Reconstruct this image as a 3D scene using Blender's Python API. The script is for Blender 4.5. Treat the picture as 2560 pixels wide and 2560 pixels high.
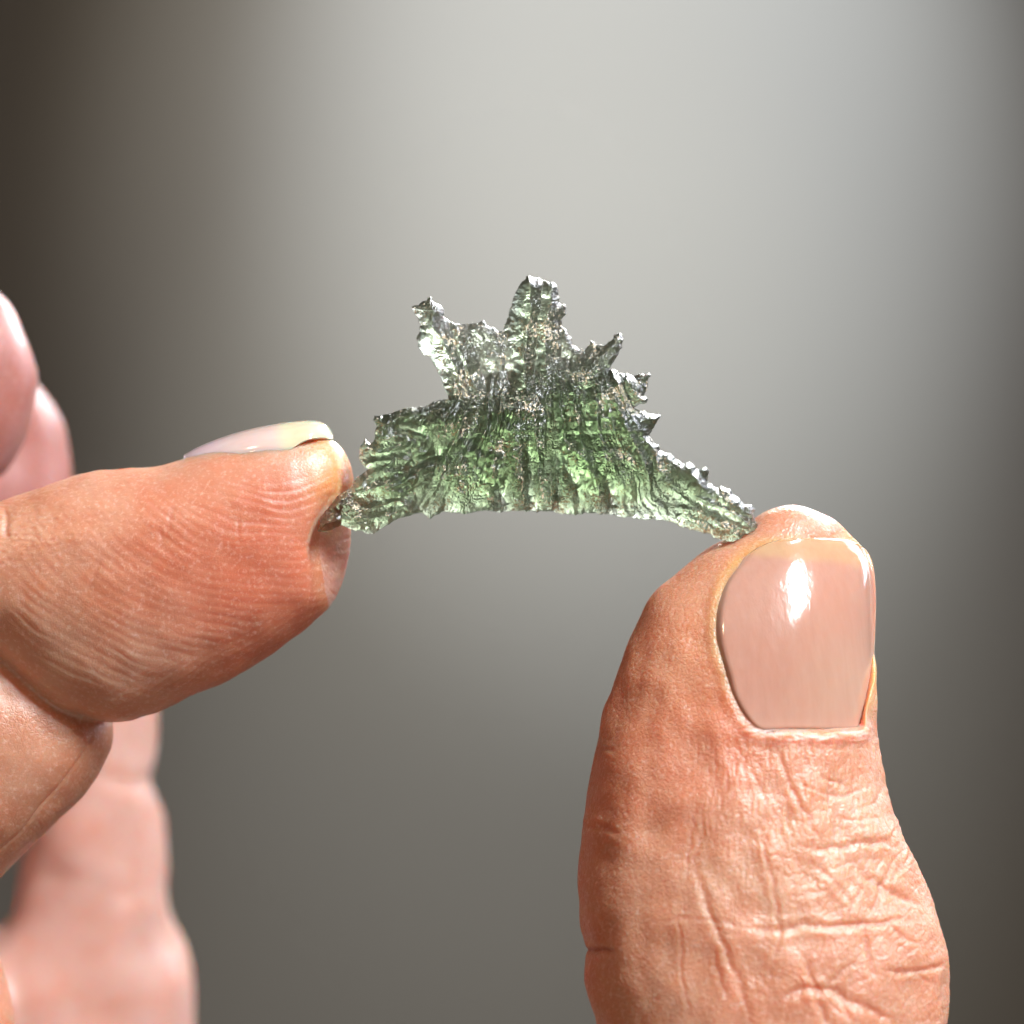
import bpy, math, time
import numpy as np
T0 = time.time()
sc = bpy.context.scene
for o in list(bpy.data.objects):
    bpy.data.objects.remove(o)

# ------------------------------------------------------------------ camera
MM = 0.001
S = 0.03                 # mm per photograph pixel (2560 px frame) in the plane of the stone
D = 150.0                # mm from the lens to the plane of the stone (y = 0)
cam_d = bpy.data.cameras.new('camera')
cam = bpy.data.objects.new('camera', cam_d)
sc.collection.objects.link(cam)
cam.location = (0, -D * MM, 0)
cam.rotation_euler = (math.radians(90), 0, 0)
cam_d.sensor_width = 36.0
cam_d.lens = 18.0 / (1280 * S / D)
cam_d.clip_start = 0.01
cam_d.clip_end = 20.0
cam_d.dof.use_dof = True
cam_d.dof.focus_distance = (D - 3.5) * MM
cam_d.dof.aperture_fstop = cam_d.lens / 3.5
cam_d.dof.aperture_blades = 0
sc.camera = cam

# ------------------------------------------------------------------ light
world = bpy.data.worlds.new('World')
sc.world = world
world.use_nodes = True
bg = world.node_tree.nodes['Background']
bg.inputs['Color'].default_value = (1.0, 0.87, 0.74, 1)
bg.inputs['Strength'].default_value = 0.054

def aim(o, target):
    from mathutils import Vector
    d = Vector(target) - o.location
    o.rotation_euler = d.to_track_quat('-Z', 'Y').to_euler()

def area(name, loc, target, sx, sy, power, col, spread=180):
    l = bpy.data.lights.new(name, 'AREA')
    l.shape = 'RECTANGLE'; l.size = sx; l.size_y = sy; l.energy = power; l.color = col; l.spread = math.radians(spread)
    o = bpy.data.objects.new(name, l); sc.collection.objects.link(o)
    o.location = loc; aim(o, target)
    return o

def spot(name, loc, target, power, size, blend, col, radius=0.05):
    l = bpy.data.lights.new(name, 'SPOT')
    l.energy = power; l.spot_size = math.radians(size); l.spot_blend = blend; l.color = col
    l.shadow_soft_size = radius
    o = bpy.data.objects.new(name, l); sc.collection.objects.link(o)
    o.location = loc; aim(o, target)
    return o

WALL_Y = 1.15
area('window_light', (0.27, -0.25, 0.39), (0.01, 0, -0.01), 0.036, 0.22, 0.80, (0.92, 0.96, 1.0), 64)
area('window_light_right', (0.42, 0.30, 0.20), (0.02, 0, -0.02), 0.16, 0.30, 0.22, (0.84, 0.88, 1.0), 70)
area('window_light_back', (0.30, 0.62, 0.42), (0.0, 0, 0.0), 0.26, 0.26, 6.0, (0.93, 0.96, 1.0))
spot('stone_back_spot', (0.15, 0.72, 0.35), (0.0015, 0, 0.0115), 100.0, 3.2, 1.0, (1.0, 0.99, 0.95), 0.03)  # added spot on the stone alone, makes its spikes glow from behind
area('glint_lamp_warm', (-0.26, -0.26, 0.38), (0, 0, 0), 0.04, 0.04, 0.07, (1.0, 0.76, 0.48), 64)  # added small lamp, puts gold glints on the stone
area('fill_below', (0.02, -0.34, -0.30), (0, 0, -0.01), 0.45, 0.30, 0.48, (1.0, 0.82, 0.68))  # added fill lamp, lifts the shade under the fingers
spot('wall_lamp', (0.10, WALL_Y - 1.2, 1.60), (0.085, WALL_Y, 0.29), 112.0, 18.5, 1.0, (0.81, 0.915, 1.0), 0.02)
spot('wall_lamp_soft', (0.10, WALL_Y - 1.2, 1.60), (0.070, WALL_Y, 0.25), 54.0, 24.5, 1.0, (0.84, 0.92, 1.0), 0.02)
spot('wall_lamp_low', (0.06, WALL_Y - 1.2, 1.40), (0.03, WALL_Y, -0.14), 27.0, 22, 1.0, (0.92, 0.98, 0.93), 0.02)
spot('wall_lamp_warm', (-0.10, WALL_Y - 1.2, 1.50), (-0.06, WALL_Y, 0.27), 18.0, 19, 1.0, (1.0, 0.90, 0.68), 0.02)

sc.view_settings.view_transform = 'Standard'
sc.view_settings.look = 'None'
sc.view_settings.exposure = 0.0
sc.view_settings.gamma = 1.0
sc.cycles.use_denoising = True
sc.cycles.use_adaptive_sampling = True
sc.cycles.adaptive_threshold = 0.025
sc.cycles.max_bounces = 14
sc.cycles.diffuse_bounces = 3
sc.cycles.glossy_bounces = 4
sc.cycles.transmission_bounces = 14
sc.cycles.transparent_max_bounces = 12
sc.cycles.caustics_reflective = True
sc.cycles.caustics_refractive = True
sc.cycles.sample_clamp_indirect = 6.0

# ------------------------------------------------------------------ numpy helpers
def P(pts, x0=0.0, y0=0.0, k=1.0):
    """traced points -> mm in the plane of the stone (x right, z up)"""
    a = np.asarray(pts, float)
    return np.stack([(x0 + a[:, 0] * k - 1280) * S, (1280 - (y0 + a[:, 1] * k)) * S], 1)

def Z1(p): return P(p, 780, 660, 600 / 1656)
def Z2(p): return P(p, 1250, 660, 700 / 1878)
def Z3(p): return P(p, 0, 1000, 900 / 1932)
def Z4(p): return P(p, 0, 700, 400 / 1288)
def Z5(p): return P(p, 0, 1700, 520 / 1168)
def Z6(p): return P(p, 1400, 1240, 1000 / 1932)
def Z7(p): return P(p, 1400, 1840, 1000 / 1932)
def Z8(p): return P(p, 1100, 900, 500 / 1932)
def Z9(p): return P(p, 480, 1020, 440 / 1932)

def chaikin(p, n=2, closed=True):
    for _ in range(n):
        q = np.roll(p, -1, 0) if closed else p[1:]
        a = p if closed else p[:-1]
        r = np.empty((2 * len(a), 2))
        r[0::2] = 0.75 * a + 0.25 * q
        r[1::2] = 0.25 * a + 0.75 * q
        p = r if closed else np.vstack([p[:1], r, p[-1:]])
    return p

def inside(px, pz, poly):
    r = np.zeros(px.shape, bool)
    x1, z1 = poly[-1]
    for x2, z2 in poly:
        c = ((z1 > pz) != (z2 > pz))
        if z1 != z2:
            r ^= c & (px < (x2 - x1) * (pz - z1) / (z2 - z1) + x1)
        x1, z1 = x2, z2
    return r

def seg_dist(px, pz, a, b):
    dx, dz = b[0] - a[0], b[1] - a[1]
    L = dx * dx + dz * dz + 1e-12
    t = np.clip(((px - a[0]) * dx + (pz - a[1]) * dz) / L, 0, 1)
    return np.hypot(px - a[0] - t * dx, pz - a[1] - t * dz), t

def poly_dist(px, pz, pts, closed=True):
    d = np.full(px.shape, 1e9)
    n = len(pts)
    for i in range(n if closed else n - 1):
        d = np.minimum(d, seg_dist(px, pz, pts[i], pts[(i + 1) % n])[0])
    return d

def line_dist(px, pz, pts):
    """distance to an open polyline and the position 0..1 along it"""
    d = np.full(px.shape, 1e9); s = np.zeros(px.shape)
    ln = np.hypot(*(pts[1:] - pts[:-1]).T); cum = np.concatenate([[0], np.cumsum(ln)]); tot = cum[-1] + 1e-9
    for i in range(len(pts) - 1):
        e, t = seg_dist(px, pz, pts[i], pts[i + 1])
        m = e < d
        d = np.where(m, e, d); s = np.where(m, (cum[i] + t * ln[i]) / tot, s)
    return d, s

def mv_dist(px, pz, poly):
    """smooth (mean value) distance to the outline from inside; for a strip of half width w it is (w2-x2)/2w"""
    tot = np.zeros(px.shape)
    n = len(poly)
    ex = [poly[i][0] - px for i in range(n)]; ez = [poly[i][1] - pz for i in range(n)]
    rr = [np.hypot(ex[i], ez[i]) + 1e-9 for i in range(n)]
    for i in range(n):
        j = (i + 1) % n
        cr = ex[i] * ez[j] - ez[i] * ex[j]
        dt = ex[i] * ex[j] + ez[i] * ez[j]
        tot += cr / (rr[i] * rr[j] + dt + 1e-9) * (1 / rr[i] + 1 / rr[j])
    return 2 / np.maximum(np.abs(tot), 1e-6)

def perlin(p, seed=0):
    p = np.asarray(p, float)
    rs = np.random.RandomState(seed)
    perm = rs.permutation(256); perm = np.concatenate([perm, perm, perm])
    g = rs.normal(size=(256, 3)); g /= np.linalg.norm(g, axis=1)[:, None]
    i = np.floor(p).astype(int); f = p - i; i &= 255
    u = f * f * f * (f * (f * 6 - 15) + 10)
    res = 0
    for dx in (0, 1):
        wx = u[:, 0] if dx else 1 - u[:, 0]
        for dy in (0, 1):
            wy = u[:, 1] if dy else 1 - u[:, 1]
            for dz in (0, 1):
                wz = u[:, 2] if dz else 1 - u[:, 2]
                h = perm[perm[perm[(i[:, 0] + dx) & 255] + ((i[:, 1] + dy) & 255)] + ((i[:, 2] + dz) & 255)]
                gg = g[h]
                res = res + wx * wy * wz * (gg[:, 0] * (f[:, 0] - dx) + gg[:, 1] * (f[:, 1] - dy) + gg[:, 2] * (f[:, 2] - dz))
    return res * 1.5

def fbm(p, octv=3, seed=0):
    r = 0; a = 1.0
    for k in range(octv):
        r = r + a * perlin(p * 2 ** k, seed + k); a *= 0.5
    return r

def smooth(a, b, x):
    t = np.clip((x - a) / (b - a), 0, 1)
    return t * t * (3 - 2 * t)

def bilerp(grid, gx0, gz0, h, x, z):
    fx = np.clip((x - gx0) / h, 0, grid.shape[0] - 1.001); fz = np.clip((z - gz0) / h, 0, grid.shape[1] - 1.001)
    ix = fx.astype(int); iz = fz.astype(int); fx = fx - ix; fz = fz - iz
    return (grid[ix, iz] * (1 - fx) * (1 - fz) + grid[ix + 1, iz] * fx * (1 - fz)
            + grid[ix, iz + 1] * (1 - fx) * fz + grid[ix + 1, iz + 1] * fx * fz)

def smin(a, b, k):
    h = np.clip(0.5 + 0.5 * (b - a) / k, 0, 1)
    return b * (1 - h) + a * h - k * h * (1 - h)

def smax(a, b, k): return -smin(-a, -b, k)

def link_mesh(name, verts, faces, mat, parent=None, smoothed=True, ngons=()):
    """verts in mm"""
    me = bpy.data.meshes.new(name)
    v = np.asarray(verts, np.float32) * MM; f = np.asarray(faces, np.int32)
    n = f.shape[1]
    me.vertices.add(len(v)); me.vertices.foreach_set('co', v.ravel())
    li = f.ravel(); ls = np.arange(0, f.size, n, dtype=np.int32)
    if len(ngons):
        ls = np.concatenate([ls, f.size + np.cumsum([0] + [len(g) for g in ngons[:-1]])]).astype(np.int32)
        li = np.concatenate([li, np.concatenate(ngons)]).astype(np.int32)
    me.loops.add(len(li)); me.loops.foreach_set('vertex_index', li)
    me.polygons.add(len(ls)); me.polygons.foreach_set('loop_start', ls)
    me.polygons.foreach_set('use_smooth', np.full(len(ls), smoothed))
    me.update(calc_edges=True); me.validate()
    me.materials.append(mat)
    o = bpy.data.objects.new(name, me); sc.collection.objects.link(o)
    if parent: o.parent = parent
    return o

def set_color(o, name, rgb):
    a = o.data.color_attributes.new(name, 'FLOAT_COLOR', 'POINT')
    c = np.ones((len(rgb), 4), np.float32); c[:, :3] = rgb
    a.data.foreach_set('color', c.ravel())

# ------------------------------------------------------------------ materials
class NT:
    def __init__(self, name):
        self.m = bpy.data.materials.new(name); self.m.use_nodes = True
        self.t = self.m.node_tree; self.t.nodes.clear()
    def n(self, kind, **kw):
        nd = self.t.nodes.new(kind)
        for k, v in kw.items():
            if k.startswith('i_'):
                key = k[2:].replace('_', ' ')
                nd.inputs[key].default_value = v
            else: setattr(nd, k, v)
        return nd
    def l(self, a, b): self.t.links.new(a, b)

def coords(nt, scale=1000.0, stretch=(1, 1, 1)):
    tc = nt.n('ShaderNodeTexCoord'); mp = nt.n('ShaderNodeMapping')
    mp.inputs['Scale'].default_value = tuple(scale * s for s in stretch)
    nt.l(tc.outputs['Object'], mp.inputs['Vector'])
    return mp.outputs['Vector']

def skin_material():
    nt = NT('skin'); out = nt.n('ShaderNodeOutputMaterial'); b = nt.n('ShaderNodeBsdfPrincipled')
    nt.l(b.outputs[0], out.inputs['Surface'])
    v = coords(nt)
    col = nt.n('ShaderNodeVertexColor', layer_name='skin_tone')
    # blotchy blood colour
    n1 = nt.n('ShaderNodeTexNoise', i_Scale=0.26, i_Detail=4.0, i_Roughness=0.62); nt.l(v, n1.inputs['Vector'])
    r1 = nt.n('ShaderNodeMapRange'); r1.inputs['From Min'].default_value = 0.35; r1.inputs['From Max'].default_value = 0.68
    nt.l(n1.outputs['Fac'], r1.inputs['Value'])
    mx = nt.n('ShaderNodeMix', data_type='RGBA', blend_type='MULTIPLY')
    mx.inputs['B'].default_value = (0.96, 0.77, 0.68, 1)
    nt.l(r1.outputs['Result'], mx.inputs['Factor']); nt.l(col.outputs['Color'], mx.inputs['A'])
    # fine pale skin flakes
    n2 = nt.n('ShaderNodeTexNoise', i_Scale=3.2, i_Detail=3.0, i_Roughness=0.65); nt.l(v, n2.inputs['Vector'])
    r2 = nt.n('ShaderNodeMapRange'); r2.inputs['From Min'].default_value = 0.52; r2.inputs['From Max'].default_value = 0.75
    r2.inputs['To Max'].default_value = 0.40
    nt.l(n2.outputs['Fac'], r2.inputs['Value'])
    mx2 = nt.n('ShaderNodeMix', data_type='RGBA', blend_type='MIX')
    mx2.inputs['B'].default_value = (0.90, 0.68, 0.58, 1)
    nt.l(r2.outputs['Result'], mx2.inputs['Factor']); nt.l(mx.outputs['Result'], mx2.inputs['A'])
    nt.l(mx2.outputs['Result'], b.inputs['Base Color'])
    b.inputs['Subsurface Weight'].default_value = 1.0
    b.inputs['Subsurface Radius'].default_value = (1.0, 0.36, 0.20)
    b.inputs['Subsurface Scale'].default_value = 0.0026
    b.inputs['Roughness'].default_value = 0.46
    b.inputs['IOR'].default_value = 1.45
    b.inputs['Specular IOR Level'].default_value = 0.9
    # fine skin relief: cells and grain
    vo = nt.n('ShaderNodeTexVoronoi', feature='DISTANCE_TO_EDGE', i_Scale=2.8)
    w = nt.n('ShaderNodeTexNoise', i_Scale=1.2, i_Detail=2.0); nt.l(v, w.inputs['Vector'])
    ad = nt.n('ShaderNodeMix', data_type='RGBA', blend_type='ADD'); ad.inputs['Factor'].default_value = 0.8
    nt.l(v, ad.inputs['A']); nt.l(w.outputs['Color'], ad.inputs['B']); nt.l(ad.outputs['Result'], vo.inputs['Vector'])
    rv = nt.n('ShaderNodeMapRange', interpolation_type='SMOOTHSTEP'); rv.inputs['From Max'].default_value = 0.22; nt.l(vo.outputs['Distance'], rv.inputs['Value'])
    at = nt.n('ShaderNodeAttribute', attribute_name='cells')
    b1 = nt.n('ShaderNodeBump', i_Distance=0.00006); nt.l(rv.outputs['Result'], b1.inputs['Height'])
    nt.l(at.outputs['Fac'], b1.inputs['Strength'])
    n3 = nt.n('ShaderNodeTexNoise', i_Scale=6.0, i_Detail=4.0, i_Roughness=0.7); nt.l(v, n3.inputs['Vector'])
    b2 = nt.n('ShaderNodeBump', i_Strength=0.38, i_Distance=0.00007); nt.l(n3.outputs['Fac'], b2.inputs['Height'])
    nt.l(b1.outputs['Normal'], b2.inputs['Normal']); nt.l(b2.outputs['Normal'], b.inputs['Normal'])
    rr = nt.n('ShaderNodeMapRange'); rr.inputs['To Min'].default_value = 0.25; rr.inputs['To Max'].default_value = 0.50
    nt.l(n3.outputs['Fac'], rr.inputs['Value']); nt.l(rr.outputs['Result'], b.inputs['Roughness'])
    return nt.m

def nail_material(name, along):
    nt = NT(name); out = nt.n('ShaderNodeOutputMaterial'); b = nt.n('ShaderNodeBsdfPrincipled')
    nt.l(b.outputs[0], out.inputs['Surface'])
    col = nt.n('ShaderNodeVertexColor', layer_name='nail_tone')
    v = coords(nt, 1000.0, along)
    n1 = nt.n('ShaderNodeTexNoise', i_Scale=1.0, i_Detail=3.0, i_Roughness=0.6); nt.l(v, n1.inputs['Vector'])
    mx = nt.n('ShaderNodeMix', data_type='RGBA', blend_type='MULTIPLY')
    r1 = nt.n('ShaderNodeMapRange'); r1.inputs['From Min'].default_value = 0.35; r1.inputs['From Max'].default_value = 0.7
    r1.inputs['To Max'].default_value = 0.6
    nt.l(n1.outputs['Fac'], r1.inputs['Value']); nt.l(r1.outputs['Result'], mx.inputs['Factor'])
    mx.inputs['B'].default_value = (0.93, 0.86, 0.83, 1); nt.l(col.outputs['Color'], mx.inputs['A'])
    nt.l(mx.outputs['Result'], b.inputs['Base Color'])
    b.inputs['Subsurface Weight'].default_value = 1.0
    b.inputs['Subsurface Radius'].default_value = (1.0, 0.55, 0.4)
    b.inputs['Subsurface Scale'].default_value = 0.0007
    b.inputs['Roughness'].default_value = 0.12
    b.inputs['IOR'].default_value = 1.54
    b.inputs['Coat Weight'].default_value = 0.35
    b.inputs['Coat Roughness'].default_value = 0.06
    bp = nt.n('ShaderNodeBump', i_Strength=0.22, i_Distance=0.0001); nt.l(n1.outputs['Fac'], bp.inputs['Height'])
    nt.l(bp.outputs['Normal'], b.inputs['Normal'])
    return nt.m

def glass_material():
    nt = NT('green_glass'); out = nt.n('ShaderNodeOutputMaterial')
    b = nt.n('ShaderNodeBsdfPrincipled')
    b.inputs['Base Color'].default_value = (0.95, 0.98, 0.93, 1)
    b.inputs['Transmission Weight'].default_value = 1.0
    b.inputs['IOR'].default_value = 1.49
    b.inputs['Roughness'].default_value = 0.30
    b.inputs['Coat Weight'].default_value = 0.55
    b.inputs['Coat Roughness'].default_value = 0.13
    b.inputs['Coat IOR'].default_value = 1.55
    nt.l(b.outputs[0], out.inputs['Surface'])
    v = coords(nt)
    n3 = nt.n('ShaderNodeTexNoise', i_Scale=3.4, i_Detail=2.5, i_Roughness=0.65); nt.l(v, n3.inputs['Vector'])
    b2 = nt.n('ShaderNodeBump', i_Strength=0.30, i_Distance=0.0001); nt.l(n3.outputs['Fac'], b2.inputs['Height'])
    nt.l(b2.outputs['Normal'], b.inputs['Normal'])
    b3 = nt.n('ShaderNodeBump', i_Strength=1.0, i_Distance=0.00032); nt.l(n3.outputs['Fac'], b3.inputs['Height'])
    nt.l(b3.outputs['Normal'], b.inputs['Coat Normal'])
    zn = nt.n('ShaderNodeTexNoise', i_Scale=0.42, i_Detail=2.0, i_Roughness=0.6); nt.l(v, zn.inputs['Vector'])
    sp = nt.n('ShaderNodeTexNoise', i_Scale=4.6, i_Detail=2.0, i_Roughness=0.6); nt.l(v, sp.inputs['Vector'])  # tan specks: warm glints painted into the base colour
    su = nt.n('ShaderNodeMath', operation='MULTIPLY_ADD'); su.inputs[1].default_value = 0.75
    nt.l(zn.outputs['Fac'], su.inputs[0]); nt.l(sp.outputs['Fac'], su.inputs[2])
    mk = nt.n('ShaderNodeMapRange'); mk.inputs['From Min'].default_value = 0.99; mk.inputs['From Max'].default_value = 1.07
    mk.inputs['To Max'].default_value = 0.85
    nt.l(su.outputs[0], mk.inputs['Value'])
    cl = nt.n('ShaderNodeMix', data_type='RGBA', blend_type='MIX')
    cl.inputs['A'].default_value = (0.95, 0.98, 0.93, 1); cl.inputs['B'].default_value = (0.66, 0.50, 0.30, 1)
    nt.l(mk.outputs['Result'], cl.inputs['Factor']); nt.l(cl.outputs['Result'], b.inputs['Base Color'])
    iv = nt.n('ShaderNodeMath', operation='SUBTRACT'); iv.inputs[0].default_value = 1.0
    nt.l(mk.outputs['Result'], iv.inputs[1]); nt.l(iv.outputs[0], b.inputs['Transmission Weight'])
    ab = nt.n('ShaderNodeVolumeAbsorption')
    ab.inputs['Color'].default_value = (0.38, 0.50, 0.26, 1)
    ab.inputs['Density'].default_value = 570.0
    nt.l(ab.outputs[0], out.inputs['Volume'])
    return nt.m

def wall_material():
    nt = NT('wall_paint'); out = nt.n('ShaderNodeOutputMaterial'); b = nt.n('ShaderNodeBsdfPrincipled')
    nt.l(b.outputs[0], out.inputs['Surface'])
    v = coords(nt, 1.0)
    n = nt.n('ShaderNodeTexNoise', i_Scale=3.0, i_Detail=3.0); nt.l(v, n.inputs['Vector'])
    cr = nt.n('ShaderNodeValToRGB')
    cr.color_ramp.elements[0].color = (0.61, 0.56, 0.50, 1); cr.color_ramp.elements[1].color = (0.67, 0.62, 0.56, 1)
    nt.l(n.outputs['Fac'], cr.inputs['Fac']); nt.l(cr.outputs['Color'], b.inputs['Base Color'])
    b.inputs['Roughness'].default_value = 0.9
    return nt.m

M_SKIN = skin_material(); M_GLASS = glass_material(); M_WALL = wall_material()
M_NAIL_T = nail_material('thumb_nail', (1.6, 1.6, 0.12)); M_NAIL_I = nail_material('index_nail', (0.12, 1.5, 1.5))

# ------------------------------------------------------------------ wall far behind
wv = [(-1600, WALL_Y * 1000, -1500), (1600, WALL_Y * 1000, -1500), (1600, WALL_Y * 1000, 1500), (-1600, WALL_Y * 1000, 1500)]
wall = link_mesh('wall', wv, [(0, 1, 2, 3)], M_WALL)
wall['kind'] = 'structure'

# ------------------------------------------------------------------ hand: one surface grown from traced fingers
class Piece:
    def __init__(self, outline, yc, s, R, k=2, h=0.25, tilt=0.0, zr=0.0):
        self.poly = chaikin(np.asarray(outline), k)
        # orientation does not matter for mv_dist, only the magnitude is used
        self.yc, self.s, self.R, self.h = yc, s, R, h
        self.f = (D + yc) / D; self.tilt, self.zr = tilt, zr
        lo = self.poly.min(0) - 6; hi = self.poly.max(0) + 6
        self.x0, self.z0 = lo
        nx, nz = (np.ceil((hi - lo) / h)).astype(int) + 1
        gx, gz = np.meshgrid(lo[0] + np.arange(nx) * h, lo[1] + np.arange(nz) * h, indexing='ij')
        ins = inside(gx, gz, self.poly)
        d = poly_dist(gx, gz, self.poly)
        phi = -d
        phi[ins] = mv_dist(gx[ins], gz[ins], self.poly)
        self.phi = phi; self.lo, self.hi = lo, hi
    def plane(self, z): return self.yc + self.tilt * (z - self.zr)
    def Phi(self, x, z):
        f = (D + self.plane(z)) / D
        X, Zz = x / f, z / f
        v = bilerp(self.phi, self.x0, self.z0, self.h, X, Zz)
        ox = np.maximum(np.maximum(self.lo[0] - X, X - self.hi[0]), 0); oz = np.maximum(np.maximum(self.lo[1] - Zz, Zz - self.hi[1]), 0)
        return v - np.hypot(ox, oz)
    def F(self, x, y, z, phi=None):
        if phi is None: phi = self.Phi(x, z)
        G = ((y - self.plane(z)) / (self.s * self.f)) ** 2 - 2 * self.R * phi
        return G / (2 * self.R)

cat = lambda *a: np.vstack(a)
# index finger, end phalanx: side of the finger towards the camera, nail on top
A_out = cat(P([(-520, 1560), (-420, 1330), (-200, 1290), (-70, 1275)]),
            Z3([(0, 550), (60, 522), (130, 500), (200, 478), (330, 428), (440, 395), (560, 372), (680, 359), (770, 361), (860, 356),
                (960, 325), (1120, 270), (1300, 215), (1420, 190), (1540, 175), (1640, 175), (1720, 180), (1790, 212), (1840, 262),
                (1880, 340), (1896, 410), (1900, 470), (1896, 560), (1890, 690), (1872, 850), (1837, 980), (1790, 1090),
                (1740, 1148), (1660, 1212), (1540, 1302), (1400, 1402), (1250, 1492), (1090, 1562), (960, 1622), (840, 1682),
                (770, 1702), (700, 1726), (640, 1733), (570, 1728), (480, 1700), (400, 1682), (320, 1652), (240, 1602),
                (170, 1540), (90, 1460), (0, 1385), (-120, 1310)]),
            P([(-200, 1600)]))
B_out = cat(Z5([(500, 60), (580, 150), (622, 235), (632, 300), (625, 370), (600, 430), (560, 520), (500, 610), (430, 690),
                (350, 770), (260, 860), (180, 930), (100, 1010), (0, 1115), (-140, 1240)]),
            P([(-300, 2420), (-600, 2500), (-700, 1900), (-560, 1560), (-300, 1420), (0, 1480)]))
C_out = cat(P([(320, 1560), (375, 1660)]),
            Z5([(885, 190), (885, 300), (880, 420), (868, 540), (880, 640), (900, 720), (925, 850), (945, 1000), (955, 1150),
                (952, 1250), (962, 1330), (990, 1430), (1020, 1530), (1060, 1700), (1085, 1850), (1110, 2000)]),
            P([(560, 2800), (600, 3100), (300, 3250), (-200, 3200), (-420, 2700), (-300, 2330), (-60, 2290), (10, 2310), (26, 2285), (46, 2210), (78, 2120), (60, 1900), (90, 1650)]))
D1_out = cat(P([(-420, 640), (-200, 640), (-60, 690)]),
             Z4([(0, 118), (60, 188), (130, 288), (190, 398), (235, 508), (265, 618), (285, 718), (295, 800), (287, 900), (265, 1000),
                 (230, 1130), (180, 1260), (120, 1380), (60, 1480), (0, 1570)]), P([(-150, 1290), (-420, 1330)]))
D2_out = cat(P([(-420, 800), (-120, 800), (20, 860)]),
             Z4([(290, 810), (350, 895), (400, 975), (450, 1075), (490, 1175), (520, 1275), (542, 1380), (552, 1480), (556, 1600), (545, 1800)]),
             P([(130, 1400), (-100, 1500), (-420, 1450)]))
F_out = cat(P([(-60, 2330), (-15, 2380), (0, 2414), (9, 2450), (17, 2484), (25, 2512), (33, 2565), (45, 2700), (20, 2900), (-300, 3000), (-450, 2600), (-300, 2300)]))
E_out = cat(Z6([(880, 165), (950, 100), (1000, 70), (1060, 50), (1110, 42), (1160, 45), (1210, 58), (1260, 80), (1325, 108), (1365, 145), (1410, 195),
                (1455, 235), (1484, 290), (1500, 370), (1505, 500), (1505, 620), (1508, 760), (1515, 830), (1525, 920), (1535, 1020), (1540, 1150), (1545, 1250), (1552, 1330)]),
            Z7([(1550, 220), (1578, 285), (1620, 380), (1660, 480), (1700, 560), (1740, 650), (1780, 740), (1820, 830), (1845, 920),
                (1860, 1010), (1864, 1090), (1868, 1160), (1871, 1250), (1868, 1391), (1855, 1650), (1840, 1950), (1700, 2250), (900, 2300), (300, 2150), (215, 1750), (185, 1391),
                (155, 1290), (132, 1200), (122, 1120), (132, 1060), (142, 1020), (118, 965), (90, 880), (83, 780), (79, 690), (86, 600), (101, 520), (110, 440),
                (117, 380), (126, 280), (150, 160), (176, 60)]),
            Z6([(183, 1190), (195, 1110), (215, 1030), (240, 960), (265, 880), (290, 810), (320, 720), (350, 660), (385, 590), (415, 520), (450, 470),
                (490, 430), (540, 395), (580, 360), (640, 310), (700, 260), (760, 225), (820, 200)]))
A = Piece(A_out, 2.0, 0.88, 6.8); B = Piece(B_out, 4.5, 0.95, 7.5)
C = Piece(C_out, 72.0, 0.80, 9.0, h=0.5); D1 = Piece(D1_out, 24.0, 0.9, 7.5, h=0.4); D2 = Piece(D2_out, 46.0, 0.9, 7.0, h=0.4)
F_ = Piece(F_out, 9.0, 0.9, 7.0, h=0.4); E = Piece(E_out, 0.8, 0.78, 9.8, tilt=0.20, zr=-2.0)
print('pieces', time.time() - T0)

# where the flattened end face of the index finger begins
CUT = np.array([P([p])[0] for p in [(905, 1150), (880, 1190), (862, 1225), (835, 1262), (808, 1300), (796, 1335), (792, 1365), (803, 1440), (812, 1485), (820, 1515), (850, 1555), (930, 1640), (1060, 1760)]])
_cz = CUT[::-1, 1]; _cx = CUT[::-1, 0]
def cut_x(z): return np.interp(z, _cz, _cx)

def capsule(x, y, z, a, b, r0, r1):
    d = [b[i] - a[i] for i in range(3)]; L = sum(q * q for q in d)
    t = np.clip(((x - a[0]) * d[0] + (y - a[1]) * d[1] + (z - a[2]) * d[2]) / L, 0, 1)
    return np.sqrt((x - a[0] - t * d[0]) ** 2 + (y - a[1] - t * d[1]) ** 2 + (z - a[2] - t * d[2]) ** 2) - (r0 + (r1 - r0) * t)

def field(x, y, z, maps=None):
    m = maps or {}
    fa = A.F(x, y, z, m.get('A'))
    # end face of the index finger: beyond the line the pad falls away backwards
    zz = z / A.f; xx = x / A.f
    over = xx - (m['cut'] if 'cut' in m else cut_x(zz))
    depth = -2.0 + 0.10 * (z + 3)
    carve = np.minimum(over * 0.9, (depth - y) * 0.62 + over * 0.16)
    fa = smax(fa, carve, 1.3)
    f = smin(fa, B.F(x, y, z, m.get('B')), 0.5)
    f = smin(f, F_.F(x, y, z, m.get('F')), 1.5)
    f = smin(f, D1.F(x, y, z, m.get('D1')), 1.5)
    f = smin(f, D2.F(x, y, z, m.get('D2')), 1.5)
    f = smin(f, C.F(x, y, z, m.get('C')), 2.0)
    f = smin(f, E.F(x, y, z, m.get('E')), 1.0)
    f = smin(f, capsule(x, y, z, (-66, 24, -2), (-72, 60, -70), 15, 18), 6)
    f = smin(f, capsule(x, y, z, (-66, 70, -88), (22, 12, -76), 16, 12), 6)
    return f

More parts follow.
